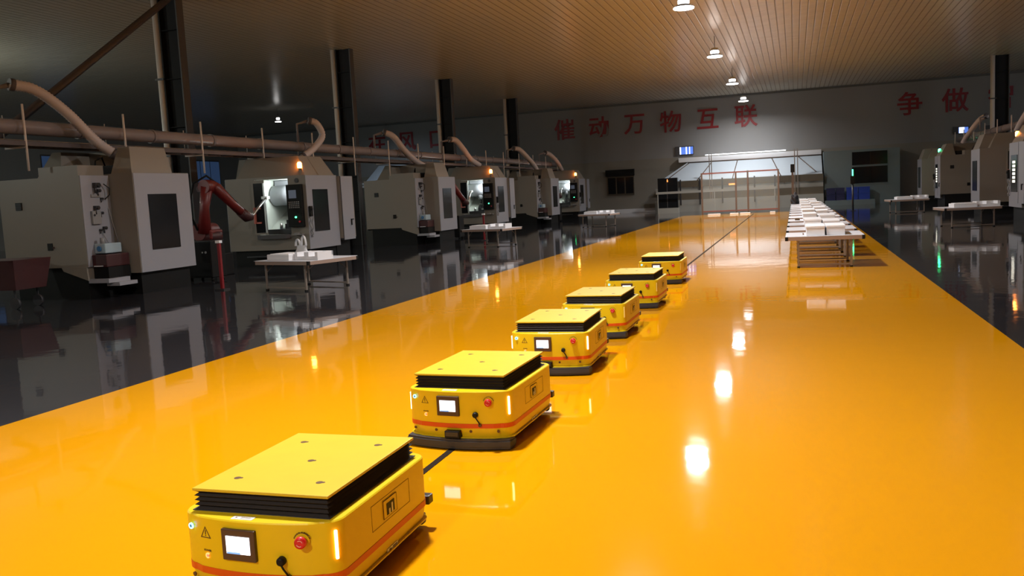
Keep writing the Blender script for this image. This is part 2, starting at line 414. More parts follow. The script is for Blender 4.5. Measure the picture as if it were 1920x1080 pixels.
# ------------------------------------------------------------------ machines
ML = 2.88
def mach_meshes():
    P = {}
    b = MB().m(M_black).box(-ML+.1, -.12, .12, 1.8, 0, .5).box(-2.13, -.1, 1.8, 2.7, 0, .72)
    P['base'] = b.mesh('base')
    b = MB().m(M_mach)
    b.box(-ML, -1.8, .0, 1.9, .5, 2.76); b.box(-.62, 0, .0, 1.9, .5, 2.76)
    b.box(-1.8, -.62, .0, 1.9, 2.71, 2.76); b.box(-1.8, -.62, 0, 1.9, .5, .98); b.box(-1.8, -.62, 1.75, 1.9, .98, 2.71)
    P['enclosure'] = b.mesh('enclosure')
    # white side sheets
    for nm, x0, x1 in (('R', 0, .012), ('L', -ML-.012, -ML)):
        P['side'+nm] = MB().m(M_mach_w).box(x0, x1, .0, 1.88, .5, 2.76).mesh('side_panel')
    P['winR'] = MB().m(M_glass_dark).box(.012, .03, .34, 1.24, 1.03, 2.33).mesh('side_window')
    P['winL'] = MB().m(M_glass_dark).box(-ML-.03, -ML-.012, .52, 1.48, 1.0, 2.28).mesh('side_window')
    b = MB().m(M_mach)
    b.frustum((-2.5, -.05, .08, .85), (-2.22, -.35, .25, .75), 2.776, 3.38)
    b.frustum((-.75, -.02, .85, 1.8), (-.62, -.35, .75, 1.6), 2.776, 3.38); b.frustum((-ML+.05, -2.25, .5, 1.85), (-2.62, -2.3, .45, 1.62), 2.776, 3.38)
    b.m(M_steel_dark).box(-2.2, -.8, .86, 1.7, 2.776, 2.98)
    P['hood'] = b.mesh('hood')
    P['top_plate'] = MB().m(M_mach).box(-ML, 0, 0, 1.9, 2.76, 2.775).mesh('roof_sheet')
    P['refl_squares'] = (lambda b: [b.box(.03, .034, .58, .98, 1.36+k*.135, 1.45+k*.135) for k in range(6)] and b.mesh('window_reflection'))(MB().m(M_reflpane))  # glowing squares stand in for reflections on the side window
    # interior
    b = MB().m(M_inner)
    b.box(-1.79, -1.77, .05, 1.75, .98, 2.71); b.box(-.65, -.63, .05, 1.75, .98, 2.71); b.box(-1.77, -.65, 1.72, 1.75, .98, 2.71); b.box(-1.77, -.65, .05, 1.72, 2.69, 2.71)
    b.poly([(-1.77, .35, .99), (-1.77, 1.72, .99), (-1.77, 1.72, 1.75)], (.45, 0, 0))
    P['liner'] = b.mesh('liner')
    b = MB().m(M_mach_w)
    b.tube([(-1.72, .95, 2.2), (-.68, .95, 2.2)], .32, 24); b.box(-1.72, -.68, .95, 1.7, 2.0, 2.68, .02)
    b.cyl((-1.1, .85, 1.72), .11, .3, 'z'); 
    P['spindle_head'] = b.mesh('spindle_head')
    P['tool'] = MB().m(M_dmetal).cyl((-1.1, .85, 1.52), .04, .22, 'z').mesh('tool')
    b = MB().m(M_dmetal).box(-1.7, -.7, .35, 1.4, .99, 1.14, .01); b.box(-1.15, -.75, .5, .75, 1.14, 1.3, .01).box(-1.1, -.98, .52, .72, 1.3, 1.42).box(-.9, -.8, .52, .72, 1.3, 1.4)
    b.m(M_metal).cyl((-1.35, .6, 1.14), .05, .18, 'z').cyl((-.95, .47, 1.22), .03, .1, 'x')
    P['vise'] = b.mesh('vise')
    P['ledbar'] = MB().m(M_led_white).box(-.72, -.67, .25, .85, 2.1, 2.62).mesh('led_bar')
    # sliding door slid open to the left
    b = MB().m(M_mach).box(-1.9, -1.84, -.05, -.01, 1.0, 2.69); b.box(-1.84, -1.44, -.05, -.01, 2.6, 2.69); b.box(-1.84, -1.44, -.05, -.01, 1.0, 1.06)
    b.m(M_glass_dark).box(-1.84, -1.5, -.04, -.015, 1.06, 2.6); b.m(M_metal).box(-1.5, -1.44, -.05, -.01, 1.06, 2.6)
    P['door'] = b.mesh('sliding_door')
    P['door_handle'] = MB().m(mat('handle_red', (.55, .16, .12), .4)).box(-1.85, -1.8, -.13, -.05, 1.35, 1.85).box(-1.8, -1.62, -.10, -.05, 1.35, 1.40).box(-1.8, -1.62, -.10, -.05, 1.8, 1.85).mesh('door_handle')
    P['sill'] = MB().m(M_steel_grey).prism([(-1.85, 0), (-1.75, -.16), (-.75, -.16), (-.65, 0)], .86, .99).mesh('door_sill')
    # control
    P['control'] = MB().m(M_black).box(-.62, -.1, -.14, 0, 1.2, 2.5, .01).mesh('control_panel')
    P['ctl_screen'] = MB().m(M_scr_dim).box(-.53, -.27, -.147, -.14, 2.08, 2.33).mesh('screen')
    b = MB().m(M_gray)
    for r in range(4):
        for c in range(6): b.box(-.55+c*.065, -.51+c*.065, -.147, -.14, 1.78+r*.055, 1.815+r*.055)
    P['keys'] = b.mesh('keypad')
    P['ctl_green'] = MB().m(M_green_btn).cyl((-.33, -.165, 1.5), .028, .03, 'y', 14).mesh('green_button')
    P['ctl_red'] = MB().m(M_estop).cyl((-.2, -.175, 1.36), .03, .04, 'y', 14).mesh('stop_button')
    P['emblem'] = MB().m(M_steel_grey).cyl((-.3, -.02, 2.62), .07, .02, 'y', 24).m(M_dmetal).ring((-.3, -.024, 2.62), .05, .06, .004).mesh('round_emblem')
    P['shelf'] = MB().m(M_gray).box(-.5, -.15, -.16, 0, .95, .98).box(-.45, -.3, -.13, -.02, .98, 1.02).mesh('tool_shelf')
    # handwheel with coil cable
    b = MB().m(M_black).box(.03, .1, .02, .16, 1.5, 1.82, .01).cyl((.1, .09, 1.73), .045, .02, 'x')
    P['pendant'] = b.mesh('handwheel_pendant')
    pts = [(.05+.02*math.sin(t*40), .09+.10*math.sin(PI*t)+.012*math.cos(t*50), 1.5-.62*math.sin(PI*t)) for t in [i/60 for i in range(61)]]
    pts = [(p[0], .02+.18*i/60, p[2]) for i, p in enumerate(pts)]
    P['coil'] = MB().m(M_gray).tube(pts, .016, 8).mesh('coil_cable')
    # beacon
    P['beacon_base'] = MB().m(M_gray).cyl((-.22, .10, 2.78), .02, .18, 'z', 10).cyl((-.22, .10, 2.96), .055, .03, 'z', 16).mesh('beacon_stem')
    for nm, mt in (('amber', M_amber), ('green', M_green), ('off', M_amber_off)):
        P['beacon_'+nm] = MB().m(mt).lathe([(.055, 0), (.07, .02), (.07, .15), (.04, .19)], (-.22, .10, 2.99), 16).mesh('beacon_lens')
    # rear column / cabinet
    P['cabinet'] = MB().m(M_mach).box(-2.21, .12, 1.9, 2.76, .72, 2.74).mesh('rear_cabinet')
    P['cab_sideL'] = MB().m(M_mach_w).box(-2.222, -2.21, 1.92, 2.75, .72, 2.74).mesh('valve_plate')
    P['cab_sideR'] = MB().m(M_mach_w).box(.12, .132, 1.95, 2.7, .66, 2.74).m(M_dmetal).box(.0, .134, 1.905, 1.93, .66, 2.74).mesh('cabinet_side')
    P['cab_handle'] = MB().m(M_black).box(.132, .17, 2.45, 2.6, 1.3, 1.33).box(.14, .17, 2.45, 2.48, 1.12, 1.33).mesh('cabinet_handle')
    P['raised'] = MB().m(M_mach).box(-2.13, -1.03, 1.95, 2.7, 2.74, 2.97).mesh('top_box')
    b = MB().m(M_black).box(-.52, -.34, 2.76, 2.775, 2.05, 2.22)
    for k in range(5): b.m(M_dmetal).box(-.51, -.35, 2.775, 2.782, 2.065+k*.03, 2.075+k*.03)
    P['vent1'] = b.mesh('vent_grille')
    P['vent2'] = MB().m(M_black).box(-1.28, -1.14, 2.76, 2.775, 1.12, 1.28).m(M_dred).box(-1.32, -1.29, 2.76, 2.78, 1.16, 1.2).mesh('cable_port')
    # pneumatic valves on the left side plate
    b = MB().m(M_dmetal); rr = random.Random(2)
    for (y, z, s) in ((2.35, 2.52, .11), (2.28, 2.4, .07), (2.2, 2.22, .05), (2.4, 2.02, .09), (2.25, 1.9, .06), (2.5, 1.86, .06), (2.2, 1.56, .07), (2.32, 1.52, .05)):
        b.box(-2.442-s*.9, -2.442, y-s*.6, y+s*.6, z-s*.5, z+s*.5, .005); b.cyl((-2.442-s*1.3, y, z), s*.4, s*1.2, 'x', 12)
        b.cyl((-2.442-s*.5, y+s*.4, z-s*1.6), s*.25, s*1.4, 'z', 10)
    b.m(M_black).tube([(-2.5, 2.15, 2.55), (-2.56, 2.05, 2.45), (-2.55, 2.05, 2.3), (-2.5, 2.15, 2.2)], .012, 6)
    b.m(M_gray).box(-2.47, -2.442, 2.22, 2.5, 2.26, 2.32).box(-2.50, -2.442, 2.3, 2.55, 1.66, 1.95)
    P['valves'] = b.mesh('pneumatic_valves')
    b = MB().m(M_gray).tube([(-2.46, 2.3, 1.5), (-2.50, 2.15, 1.2), (-2.55, 2.05, 1.05)], .01, 6).tube([(-2.46, 2.02, 2.0), (-2.52, 1.96, 1.5), (-2.6, 1.94, 1.1)], .01, 6)
    P['airline'] = b.mesh('air_line')
    b = MB().m(M_paleblue).box(-2.75, -2.45, 2.05, 2.55, 1.0, 1.22, .02).m(M_bluelab).cyl((-2.6, 2.56, 1.11), .06, .02, 'y').m(M_gray).cyl((-2.6, 2.45, 1.2), .05, .15, 'z')
    P['lubricator'] = b.mesh('lubricator')
    b = MB().m(M_dred).box(-2.85, -2.45, 1.95, 2.65, .7, .98, .02).m(M_black).box(-2.85, -2.45, 1.95, 2.62, .45, .7).m(M_foam).box(-2.75, -2.5, 2.655, 2.665, .72, .74)
    P['coolant_tank'] = b.mesh('coolant_tank')
    P['drip_tray'] = MB().m(M_mach_w).box(-2.95, -2.4, 2.1, 2.75, .36, .45).box(-3.1, -2.75, 2.05, 2.6, .28, .36).mesh('drip_tray')
    P['chute'] = MB().m(M_mach).poly([(-2.4, 2.78, .72), (-1.7, 2.78, .72), (-1.75, 2.78, .64), (-2.42, 2.78, .42)], (0, -.3, 0)).mesh('chip_chute')
    P['cable'] = MB().m(M_black).tube([(-1.6, 1.3, 2.98), (-1.7, 1.5, 3.2), (-1.8, 1.8, 3.1), (-1.8, 1.9, 2.74)], .02, 8).mesh('power_cable')
    P['step'] = MB().m(M_dmetal).box(-2.2, -.5, -.15, .0, .3, .34).mesh('front_rail')
    return P
PM = mach_meshes()
SHIFT = ('valves', 'airline', 'lubricator', 'coolant_tank', 'drip_tray', 'chute')

def machine(x, y, rz, label, beacon='off', lit=True, squares=False):
    t = thing('machining_center', label, 'machine', (x, y, 0), rz, 'CNC machining centres')
    def p(key, par=t): return link(PM[key].name.split('.')[0], PM[key], par, (.22, 0, 0) if key in SHIFT else None)
    p('base'); enc = p('enclosure'); p('liner', enc); p('hood'); p('top_plate')
    s = p('sideR'); s['label'] = 'white side panel'; wr = p('winR', s)
    s = p('sideL'); s['label'] = 'white side panel'; p('winL', s)
    if squares: p('refl_squares')
    p('tool', p('spindle_head')); p('vise')
    lb = p('ledbar')
    d = p('door'); p('door_handle', d); p('sill')
    c = p('control'); p('ctl_screen', c); p('keys', c); p('ctl_green', c); p('ctl_red', c)
    p('emblem'); p('shelf'); ph = p('pendant'); p('coil', ph)
    bs = p('beacon_base'); lens = p('beacon_'+beacon, bs)
    if beacon != 'off': lens['label'] = 'lit %s beacon lens' % beacon
    cb = p('cabinet'); p('cab_sideR', cb); p('cab_handle', cb); p('raised', cb); p('vent1', cb); p('vent2', cb)
    vp = p('cab_sideL', cb)
    p('valves'); p('airline'); p('lubricator'); p('coolant_tank'); p('drip_tray'); p('chute'); p('cable'); p('step')
    if lit:
        lamp_light('led_light', (-.76, .5, 2.35), 9, .5, (.9, 1, .95), t, (0, math.radians(75), 0), 'RECTANGLE', .5)
    return t

CELL = (16.1, 33.8, 51.5)
LX = -14.2
RXX = 7.4
names = ('nearest', 'middle', 'farthest')
for i, y0 in enumerate(CELL):
    # rear view machine, front facing away (+Y)
    machine(LX-ML-.012, y0+1.9, PI, ['nearest machining centre at left edge, seen from its back', 'machining centre in the left row seen from its back, behind the second column',
            'farthest left-row machining centre seen from its back, by the fourth column'][i], 'off', False)
    machine(LX-.012, y0+7.3, 0, ['left-row machining centre with open lit door and amber beacon, beside near red robot', 'second lit machining centre in the left row, open door, amber beacon',
            'farthest lit machining centre of the left row, small amber beacon'][i], 'amber')
# right row: same machines, aisle side is their left
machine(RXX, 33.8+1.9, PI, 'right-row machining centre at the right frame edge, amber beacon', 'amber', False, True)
machine(RXX+ML+.012, 41.1, 0, 'right-row machining centre with wide beige front, second from right edge', 'off', False)
machine(RXX, 51.5+1.9, PI, 'right-row machining centre with green beacon and painted reflection squares', 'green', False, True)
machine(RXX+ML+.012, 58.8, 0, 'farthest right-row machining centre, left end of that row', 'green', False)

# ------------------------------------------------------------------ robots
def robot(x, y, label, rz=0):
    t = thing('robot_arm', label, 'robot', (x, y, 0), rz, 'red robot arms')
    MB().m(M_black).box(-.42, .42, -.42, .42, 0, .62, .02).build('pedestal', t)
    MB().m(M_dred).lathe([(.36, .62), (.36, .7), (.28, .78), (.27, .98), (.33, 1.0), (.33, 1.2), (.2, 1.26)]).build('base', t)
    b = MB().m(M_red).box(-.3, .25, -.27, .27, 1.02, 1.3, .05).cyl((-.12, -.34, 1.25), .24, .66, 'y', 24)
    b.build('turret', t)
    b = MB().m(M_red).tube([(.0, -.22, 1.2), (.06, -.22, 1.9), (.2, -.22, 2.5)], [.19, .13, .17], 16).cyl((.2, -.36, 2.5), .19, .36, 'y', 20)
    b.build('lower_arm', t)
    MB().m(M_dred).cyl((.2, -.06, 2.5), .14, .2, 'y', 20).cyl((.02, -.34, 2.44), .09, .3, 'y', 16).build('elbow_motor', t)
    b = MB().m(M_red).tube([(.12, 0, 2.56), (.32, .05, 2.44), (.45, .5, 2.0), (.52, .85, 1.72)], [.17, .16, .12, .13], 16)
    b.build('upper_arm', t)
    MB().m(M_dred).tube([(.5, .8, 1.76), (.53, 1.05, 1.6), (.62, 1.2, 1.58)], [.14, .16, .09], 16).build('wrist', t)
    b = MB().m(M_metal).tube([(.62, 1.18, 1.6), (.5, 1.7, 1.85), (.35, 2.35, 2.12)], .04, 8).box(.22, .42, 2.3, 2.45, 2.1, 2.18)
    b.build('gripper', t)
    pts = [(-.1, -.38, 1.3), (-.3, -.45, 1.9), (-.05, -.45, 2.6), (.2, -.2, 2.8), (.35, .2, 2.5), (.5, .7, 2.0)]
    MB().m(M_black).tube(pts, .03, 8).build('cable', t)
robot(-15.7, 20.6, 'near red robot arm reaching into the first lit machine')
robot(-15.7, 38.3, 'red robot arm at the second lit machine of the left row')
robot(-15.7, 56.0, 'farthest red robot arm in the left row, mostly hidden')
robot(RXX+1.75, 38.3, 'red robot arm in the right row behind the edge machine')
robot(RXX+1.75, 56.0, 'farthest red robot arm in the right row')

# robot controller cabinets (dark, low, between paired machines) and red safety posts
def post(x, y, label):
    t = thing('safety_post', label, 'post', (x, y, 0), 0, 'red light-curtain posts')
    MB().m(M_postred).box(-.035, .035, -.035, .035, .03, 1.08, .008).build('pillar', t)
    MB().m(M_foam).box(-.055, .055, -.055, .055, 1.08, 1.14).build('cap', t)
    MB().m(M_dmetal).box(-.12, .12, -.12, .12, 0, .03).build('foot', t)
post(-12.55, 16.75, 'red post with pale cap beside the near robot cell')
post(-12.45, 34.3, 'red post beside the middle robot cell')
post(-15.55, 13.2, 'red post with pale cap at the left frame edge')
def controller(x, y, label):
    t = thing('control_cabinet', label, 'cabinet', (x, y, 0), 0, 'black control cabinets')
    MB().m(M_black).box(-.4, .4, -.3, .3, .08, 1.05, .02).build('body', t)
    MB().m(M_black).box(-.37, .37, -.315, -.3, .13, 1.0).build('door', t)
    MB().m(M_gray).cyl((.25, -.33, .75), .03, .02, 'y').cyl((.15, -.33, .75), .02, .02, 'y').build('switch', t)
    for s in (-1, 1):
        for q in (-1, 1): MB().m(M_black).cyl((s*.33, q*.22, 0), .04, .08, 'z').build('foot', t)
controller(-14.9, 19.3, 'black control cabinet in the near robot cell')
controller(-14.9, 37.0, 'black control cabinet in the middle robot cell')
controller(-14.9, 54.7, 'black control cabinet in the farthest left robot cell')
# dark red chip cart behind the nearest machine, at the left frame edge
t = thing('chip_cart', 'dark red rounded cart low at the left frame edge', 'cart', (-16.0, 14.0, 0), .05)
MB().m(M_dred).frustum((-.75, .75, -.4, .4), (-.85, .85, -.5, .5), .4, 1.02).build('tub', t)
MB().m(M_dmetal).tube([(-.85, -.4, .95), (-1.05, -.35, 1.15), (-1.05, .35, 1.15), (-.85, .4, .95)], .025, 8).build('push_handle', t)
for s in (-.6, .6):
    for q in (-.3, .3): MB().m(M_rub).cyl((s, q-.03, .12), .12, .06, 'y').box(s-.02, s+.02, q-.01, q+.01, .12, .42).build('wheel', t)

# ------------------------------------------------------------------ ducts
def duct(x, y0, y1, label, s=1):
    t = thing('exhaust_duct', label, 'duct', (x, 0, 0), 0, 'main exhaust ducts')
    n = int((y1-y0)/2.4)
    MB().m(M_duct).tube([(0, y0+(y1-y0)*i/n, 3.88) for i in range(n+1)], .165, 20).build('main_pipe', t)
    me = MB().m(M_duct).tube([(0, -.04, 3.88), (0, .04, 3.88)], .185, 20).mesh('coupling')
    for i in range(1, n): link('coupling', me, t, (0, y0+(y1-y0)*i/n, 0))
    b = MB().m(M_duct_dark).box(-.34, -.28, y0, y1, 3.45, 3.55).box(.25, .31, y0, y1, 3.45, 3.55)
    k = y0
    while k < y1: b.box(-.3, .3, k, k+.05, 3.46, 3.5); k += .6
    b.build('cable_tray', t)
    b = MB().m(M_duct_dark)
    for dx in (-.15, -.05, .06, .16): b.tube([(dx, y0, 3.53), (dx+.02, (y0+y1)/2, 3.54), (dx, y1, 3.53)], .035, 8)
    b.build('cable_bundle', t)
    MB().m(M_pipe_white).tube([(-.55*s, y0, 3.62), (-.55*s, y1, 3.62)], .05, 10).build('air_pipe', t)
    k = y0+2.0
    while k < y1:
        b = MB().m(M_pipe_white).cyl((.3*s, k, 2.9), .025, 1.45, 'z', 8).cyl((-.3*s, k, 3.4), .012, .75, 'z', 8)
        b.box(-.3, .3, k-.02, k+.02, 3.4, 3.44)
        b.build('hanger', t); k += 3.0
    return t
duct(-16.3, -8, 61.5, 'long pinkish exhaust duct running above the left machine row')
duct(9.9, 26, 61.5, 'exhaust duct above the right machine row', -1)

def catmull(P, n=14):
    P = [Vector(p) for p in P]; P = [P[0]*2-P[1]]+P+[P[-1]*2-P[-2]]; out = []
    for i in range(1, len(P)-2):
        a, b, c, d = P[i-1:i+3]
        for k in range(n):
            t = k/n
            out.append(.5*((2*b)+(c-a)*t+(2*a-5*b+4*c-d)*t*t+(3*b-a-3*c+d)*t**3))
    out.append(P[-2]); return out
def hose(P, r, label):
    t = thing('flexible_hose', label, 'hose', (0, 0, 0), 0, 'ribbed exhaust hoses')
    pts = catmull(P, 26)
    # resample evenly and rib
    L = [0]
    for a, b in zip(pts, pts[1:]): L.append(L[-1]+(b-a).length)
    n = int(L[-1]/.035); ev = []; j = 0
    for i in range(n+1):
        s = L[-1]*i/n
        while j < len(L)-2 and L[j+1] < s: j += 1
        ev.append(pts[j].lerp(pts[j+1], (s-L[j])/max(1e-6, L[j+1]-L[j])))
    MB().m(M_hose).tube(ev, [r*(1.07 if i % 2 else .93) for i in range(len(ev))], 14).build('ribbed_tube', t)
    for e, q in ((0, 3), (-1, -4)):
        a = ev[e]; c = ev[q]; MB().m(M_duct_dark).tube([a, c], r*1.15, 14).build('clamp', t)
    MB().m(M_duct).tube([(P[0][0]-.35, P[0][1]-.15, 4.0), (P[0][0]-.35, P[0][1]-.15, P[0][2]-.1), (P[0][0]-.02, P[0][1], P[0][2]-.02)], [r*.35, r*.35, r*.5], 14).build('riser_elbow', t)
hose([(-16.3, 15.0, 4.8), (-16.1, 15.5, 4.7), (-15.9, 16.1, 4.25), (-15.7, 16.7, 3.6), (-15.4, 17.0, 3.25)], .12, 'ribbed grey hose curving down to the nearest machine')
hose([(-15.75, 26.4, 4.72), (-15.55, 26.6, 4.62), (-15.45, 26.75, 4.2), (-15.5, 26.2, 3.75), (-15.6, 25.6, 3.45)], .11, 'ribbed hose bending down onto the first lit machine')
hose([(-16.3, 33.2, 4.72), (-16.0, 33.5, 4.55), (-15.9, 34.3, 4.0), (-15.75, 34.9, 3.6), (-15.3, 35.3, 3.2)], .13, 'ribbed hose down to the machine behind the second column')
hose([(-16.1, 40.0, 4.72), (-15.9, 40.4, 4.68), (-15.75, 41.0, 4.25), (-15.6, 41.6, 3.75), (-15.3, 42.2, 3.4)], .13, 'ribbed hose down to the second lit machine')
hose([(-16.3, 50.8, 4.68), (-16.0, 51.2, 4.6), (-15.7, 52.2, 4.0), (-15.5, 52.8, 3.5), (-15.4, 53.0, 3.1)], .14, 'ribbed hose down to the farthest machine seen from its back')
hose([(-16.1, 57.2, 4.62), (-15.9, 57.8, 4.5), (-15.7, 58.9, 4.0), (-15.6, 59.8, 3.4)], .13, 'ribbed hose down to the farthest lit machine')
hose([(9.6, 40.8, 4.7), (9.4, 41.2, 4.5), (9.1, 41.8, 3.8), (9.0, 42.2, 3.4)], .13, 'ribbed hose down to the second machine of the right row')
hose([(9.6, 51.4, 4.7), (9.3, 51.8, 4.5), (8.9, 52.6, 3.8), (8.7, 53.0, 3.35)], .13, 'ribbed hose down to the green-beacon machine of the right row')

# ------------------------------------------------------------------ folding tables
TH = .66
def table_meshes(wd, dp, tag_):
    P = {}; hx, hy = wd/2, dp/2
    P['top'] = MB().m(M_white).box(-hx, hx, -hy, hy, TH-.012, TH, .004).mesh('tabletop')
    b = MB().m(M_edge).box(-hx, hx, -hy-.003, -hy+.02, TH-.085, TH-.012).box(-hx, hx, hy-.02, hy+.003, TH-.085, TH-.012).box(-hx-.003, -hx+.02, -hy, hy, TH-.085, TH-.012).box(hx-.02, hx+.003, -hy, hy, TH-.085, TH-.012)
    P['frame'] = b.mesh('edge_frame')
    P['corner'] = MB().m(M_black).box(-.03, .03, -.03, .03, TH-.088, TH-.004, .006).mesh('corner_cap')
    P['leg'] = MB().m(M_leg).box(-.02, .02, -.02, .02, .02, TH-.085, .004).m(M_black).box(-.028, .028, -.028, .028, 0, .03).mesh('leg')
    P['bar'] = MB().m(M_leg).box(-hx+.27, hx-.27, -.015, .015, .05, .08).mesh('cross_bar')
    P['brace'] = MB().m(M_leg).tube([(0, 0, TH-.28), (.0, .0+.25, TH-.09)], .01, 8).mesh('fold_brace')
    return P
TM = {}
def table(x, y, rz, wd, dp, label, group):
    key = (wd, dp)
    if key not in TM: TM[key] = table_meshes(wd, dp, '')
    P = TM[key]; hx, hy = wd/2, dp/2
    t = thing('folding_table', label, 'table', (x, y, 0.003 if SX0 < x < SX1 else 0), rz, group)
    link('tabletop', P['top'], t); link('edge_frame', P['frame'], t)
    for sx in (-1, 1):
        for sy in (-1, 1):
            link('corner_cap', P['corner'], t, (sx*(hx-.02), sy*(hy-.02), 0))
            link('leg', P['leg'], t, (sx*(hx-.25), sy*(hy-.12), 0))
            link('fold_brace', P['brace'], t, (sx*(hx-.25), sy*(hy-.12), 0), (0, 0, 0 if sy < 0 else PI))
    for sy in (-1, 1): link('cross_bar', P['bar'], t, (0, sy*(hy-.12), 0))
    return t
ordn = ['nearest', 'second', 'third', 'fourth', 'fifth', 'sixth', 'seventh', 'eighth', 'ninth', 'tenth', 'eleventh', 'twelfth', 'farthest']
rr = random.Random(7)
def box_mesh(w, d, h, lid=True):
    b = MB().m(M_foam).box(-w/2, w/2, -d/2, d/2, 0, h*.8, .008)
    b.box(-w/2-.008, w/2+.008, -d/2-.008, d/2+.008, h*.8, h, .006)
    return b.mesh('packing_box')
BMS = [box_mesh(.36, 1.25, .20), box_mesh(.36, 1.15, .15), box_mesh(.36, 1.3, .24)]
for i in range(13):
    y = 18.85+.78+i*2.45
    table(.56, y, 0, 1.53, 1.56, '%s white folding table in the row along the walkway' % ordn[i], 'white folding tables down the walkway')
    for k, x in enumerate((.39, .785)):
        me = BMS[(i*2+k) % 3 if i else 0]
        o = link('packing_box', me, None, (x, y-.02+rr.uniform(-.05, .05), TH+.003), (0, 0, rr.uniform(-.004, .004)))
        tag(o, 'white lidded box on the %s walkway table, %s one' % (ordn[i], 'left' if k == 0 else 'right'), 'box', 'white boxes on the walkway tables')
# a small clip lying on the nearest table, an object on the sixth, the black jacket
o = MB().m(M_ink).box(-.012, .012, -.18, .18, 0, .02, .004).build('pen', None, (.15, 19.6, TH+.003)); tag(o, 'dark pen lying on the nearest walkway table', 'pen')
o = MB().m(M_ink).box(-.07, .07, -.1, .1, 0, .05, .01).build('phone', None, (.05, 26.9, TH+.003)); tag(o, 'small dark object lying on the fourth walkway table', 'phone')
def blob(name, c, sx, sy, sz, material, seed=1):
    bm = bmesh.new(); bmesh.ops.create_icosphere(bm, subdivisions=4, radius=1); q = random.Random(seed)
    ph = [q.uniform(0, 6) for _ in range(6)]
    for v in bm.verts:
        n = 1+.13*math.sin(4*v.co.x+ph[0])*math.cos(5*v.co.y+ph[1])+.09*math.sin(9*v.co.z+ph[2]+5*v.co.x)
        v.co = Vector((v.co.x*sx*n, v.co.y*sy*n, max(-.02, (v.co.z+.25))*sz*n if v.co.z > -.25 else 0))
    for f in bm.faces: f.smooth = True
    me = bpy.data.meshes.new(name); bm.to_mesh(me); bm.free(); me.materials.append(material)
    return link(name, me, None, c)
o = blob('folded_jacket', (-.03, 46.55, TH+.003), .20, .6, .42, M_jacket); tag(o, 'black cloth jacket heaped on a far walkway table, left side', 'jacket')

def tray_mesh(w=.5, d=.3, h=.12):
    b = MB().m(M_foam).box(-w/2, w/2, -d/2, d/2, 0, h*.45)
    for x0, x1 in ((-w/2, -w/2+.08), (-.06, .08), (w/2-.08, w/2)): b.box(x0, x1, -d/2, d/2, h*.45, h)
    b.box(-w/2, w/2, d/2-.04, d/2, h*.45, h)
    return b.mesh('notched_tray')
TRM = tray_mesh(.72, .45, .17); TRM2 = MB().m(M_foam).box(-.36, .36, -.3, .3, 0, .13, .01).box(-.3, .3, -.25, .25, .13, .145).mesh('foam_block')
side = [(-10.4, 16.9, -.3, 'white folding table beside the near left machines'), (-10.7, 30.3, -.24, 'white folding table before the second lit machine'),
        (-9.7, 44.3, -.2, 'farthest white folding table on the dark floor at left'), (5.5, 32.6, .12, 'white folding table by the right machine row'),
        (5.2, 46.6, .12, 'farther white folding table by the right machine row')]
places = ['near left', 'second left', 'far left', 'near right', 'far right']
for (x, y, a, lb), pl in zip(side, places):
    table(x, y, a, 1.78, 1.45, lb, 'white folding tables beside the machines')
    c, s = math.cos(a), math.sin(a)
    for me, nm, dx, dy, lb2 in ((TRM2, 'foam_block', -.22, -.30, 'flat white foam block'), (TRM, 'notched_tray', .52, -.22, 'white notched tray')):
        o = link(nm, me, None, (x+c*dx-s*dy, y+s*dx+c*dy, TH), (0, 0, a))
        tag(o, '%s on the %s machine-side table' % (lb2, pl), 'tray', 'white foam pieces on the machine-side tables')
# clear carrier bag on the near left table
def bag():
    t = thing('carrier_bag', 'crumpled clear carrier bag standing on the near left table', 'bag', (-10.72, 17.28, TH), -.3)
    bm = bmesh.new(); bmesh.ops.create_grid(bm, x_segments=16, y_segments=10, size=1)
    bm.free()
    b = MB().m(M_bag); rows = []
    for j in range(7):
        z = j*.045; w_ = .20*(1-.18*j/6)+.02*math.sin(j); d_ = .10*(1-.5*j/6)
        rows.append([b.bm.verts.new((w_*math.cos(k*PI/8)+.012*math.sin(3*k+j), d_*math.sin(k*PI/8)+.01*math.cos(5*k+j), z)) for k in range(16)])
    fs = []
    for j in range(6):
        for k in range(16): fs.append(b.bm.faces.new((rows[j][k], rows[j][(k+1) % 16], rows[j+1][(k+1) % 16], rows[j+1][k])))
    fs.append(b.bm.faces.new(rows[0][::-1])); b._mark(fs, True)
    b.build('sack', t)
    for s, h in ((-.12, .2), (.08, .3)):
        pts = [(s+.075*math.cos(a)*1, .0, .26+h*.75*math.sin(a)) for a in [PI*i/12 for i in range(13)]]
        MB().m(M_bag).tube(pts, [.02]*13, 8, sx=1.4).build('handle', t)
bag()

# ------------------------------------------------------------------ guide tape
g = MB().m(M_tape).box(-2.41, -2.36, 1.0, 54, .003, .006)
tag(g.build('guide_tape'), 'dark guide tape running under the yellow carts along the walkway', 'tape')

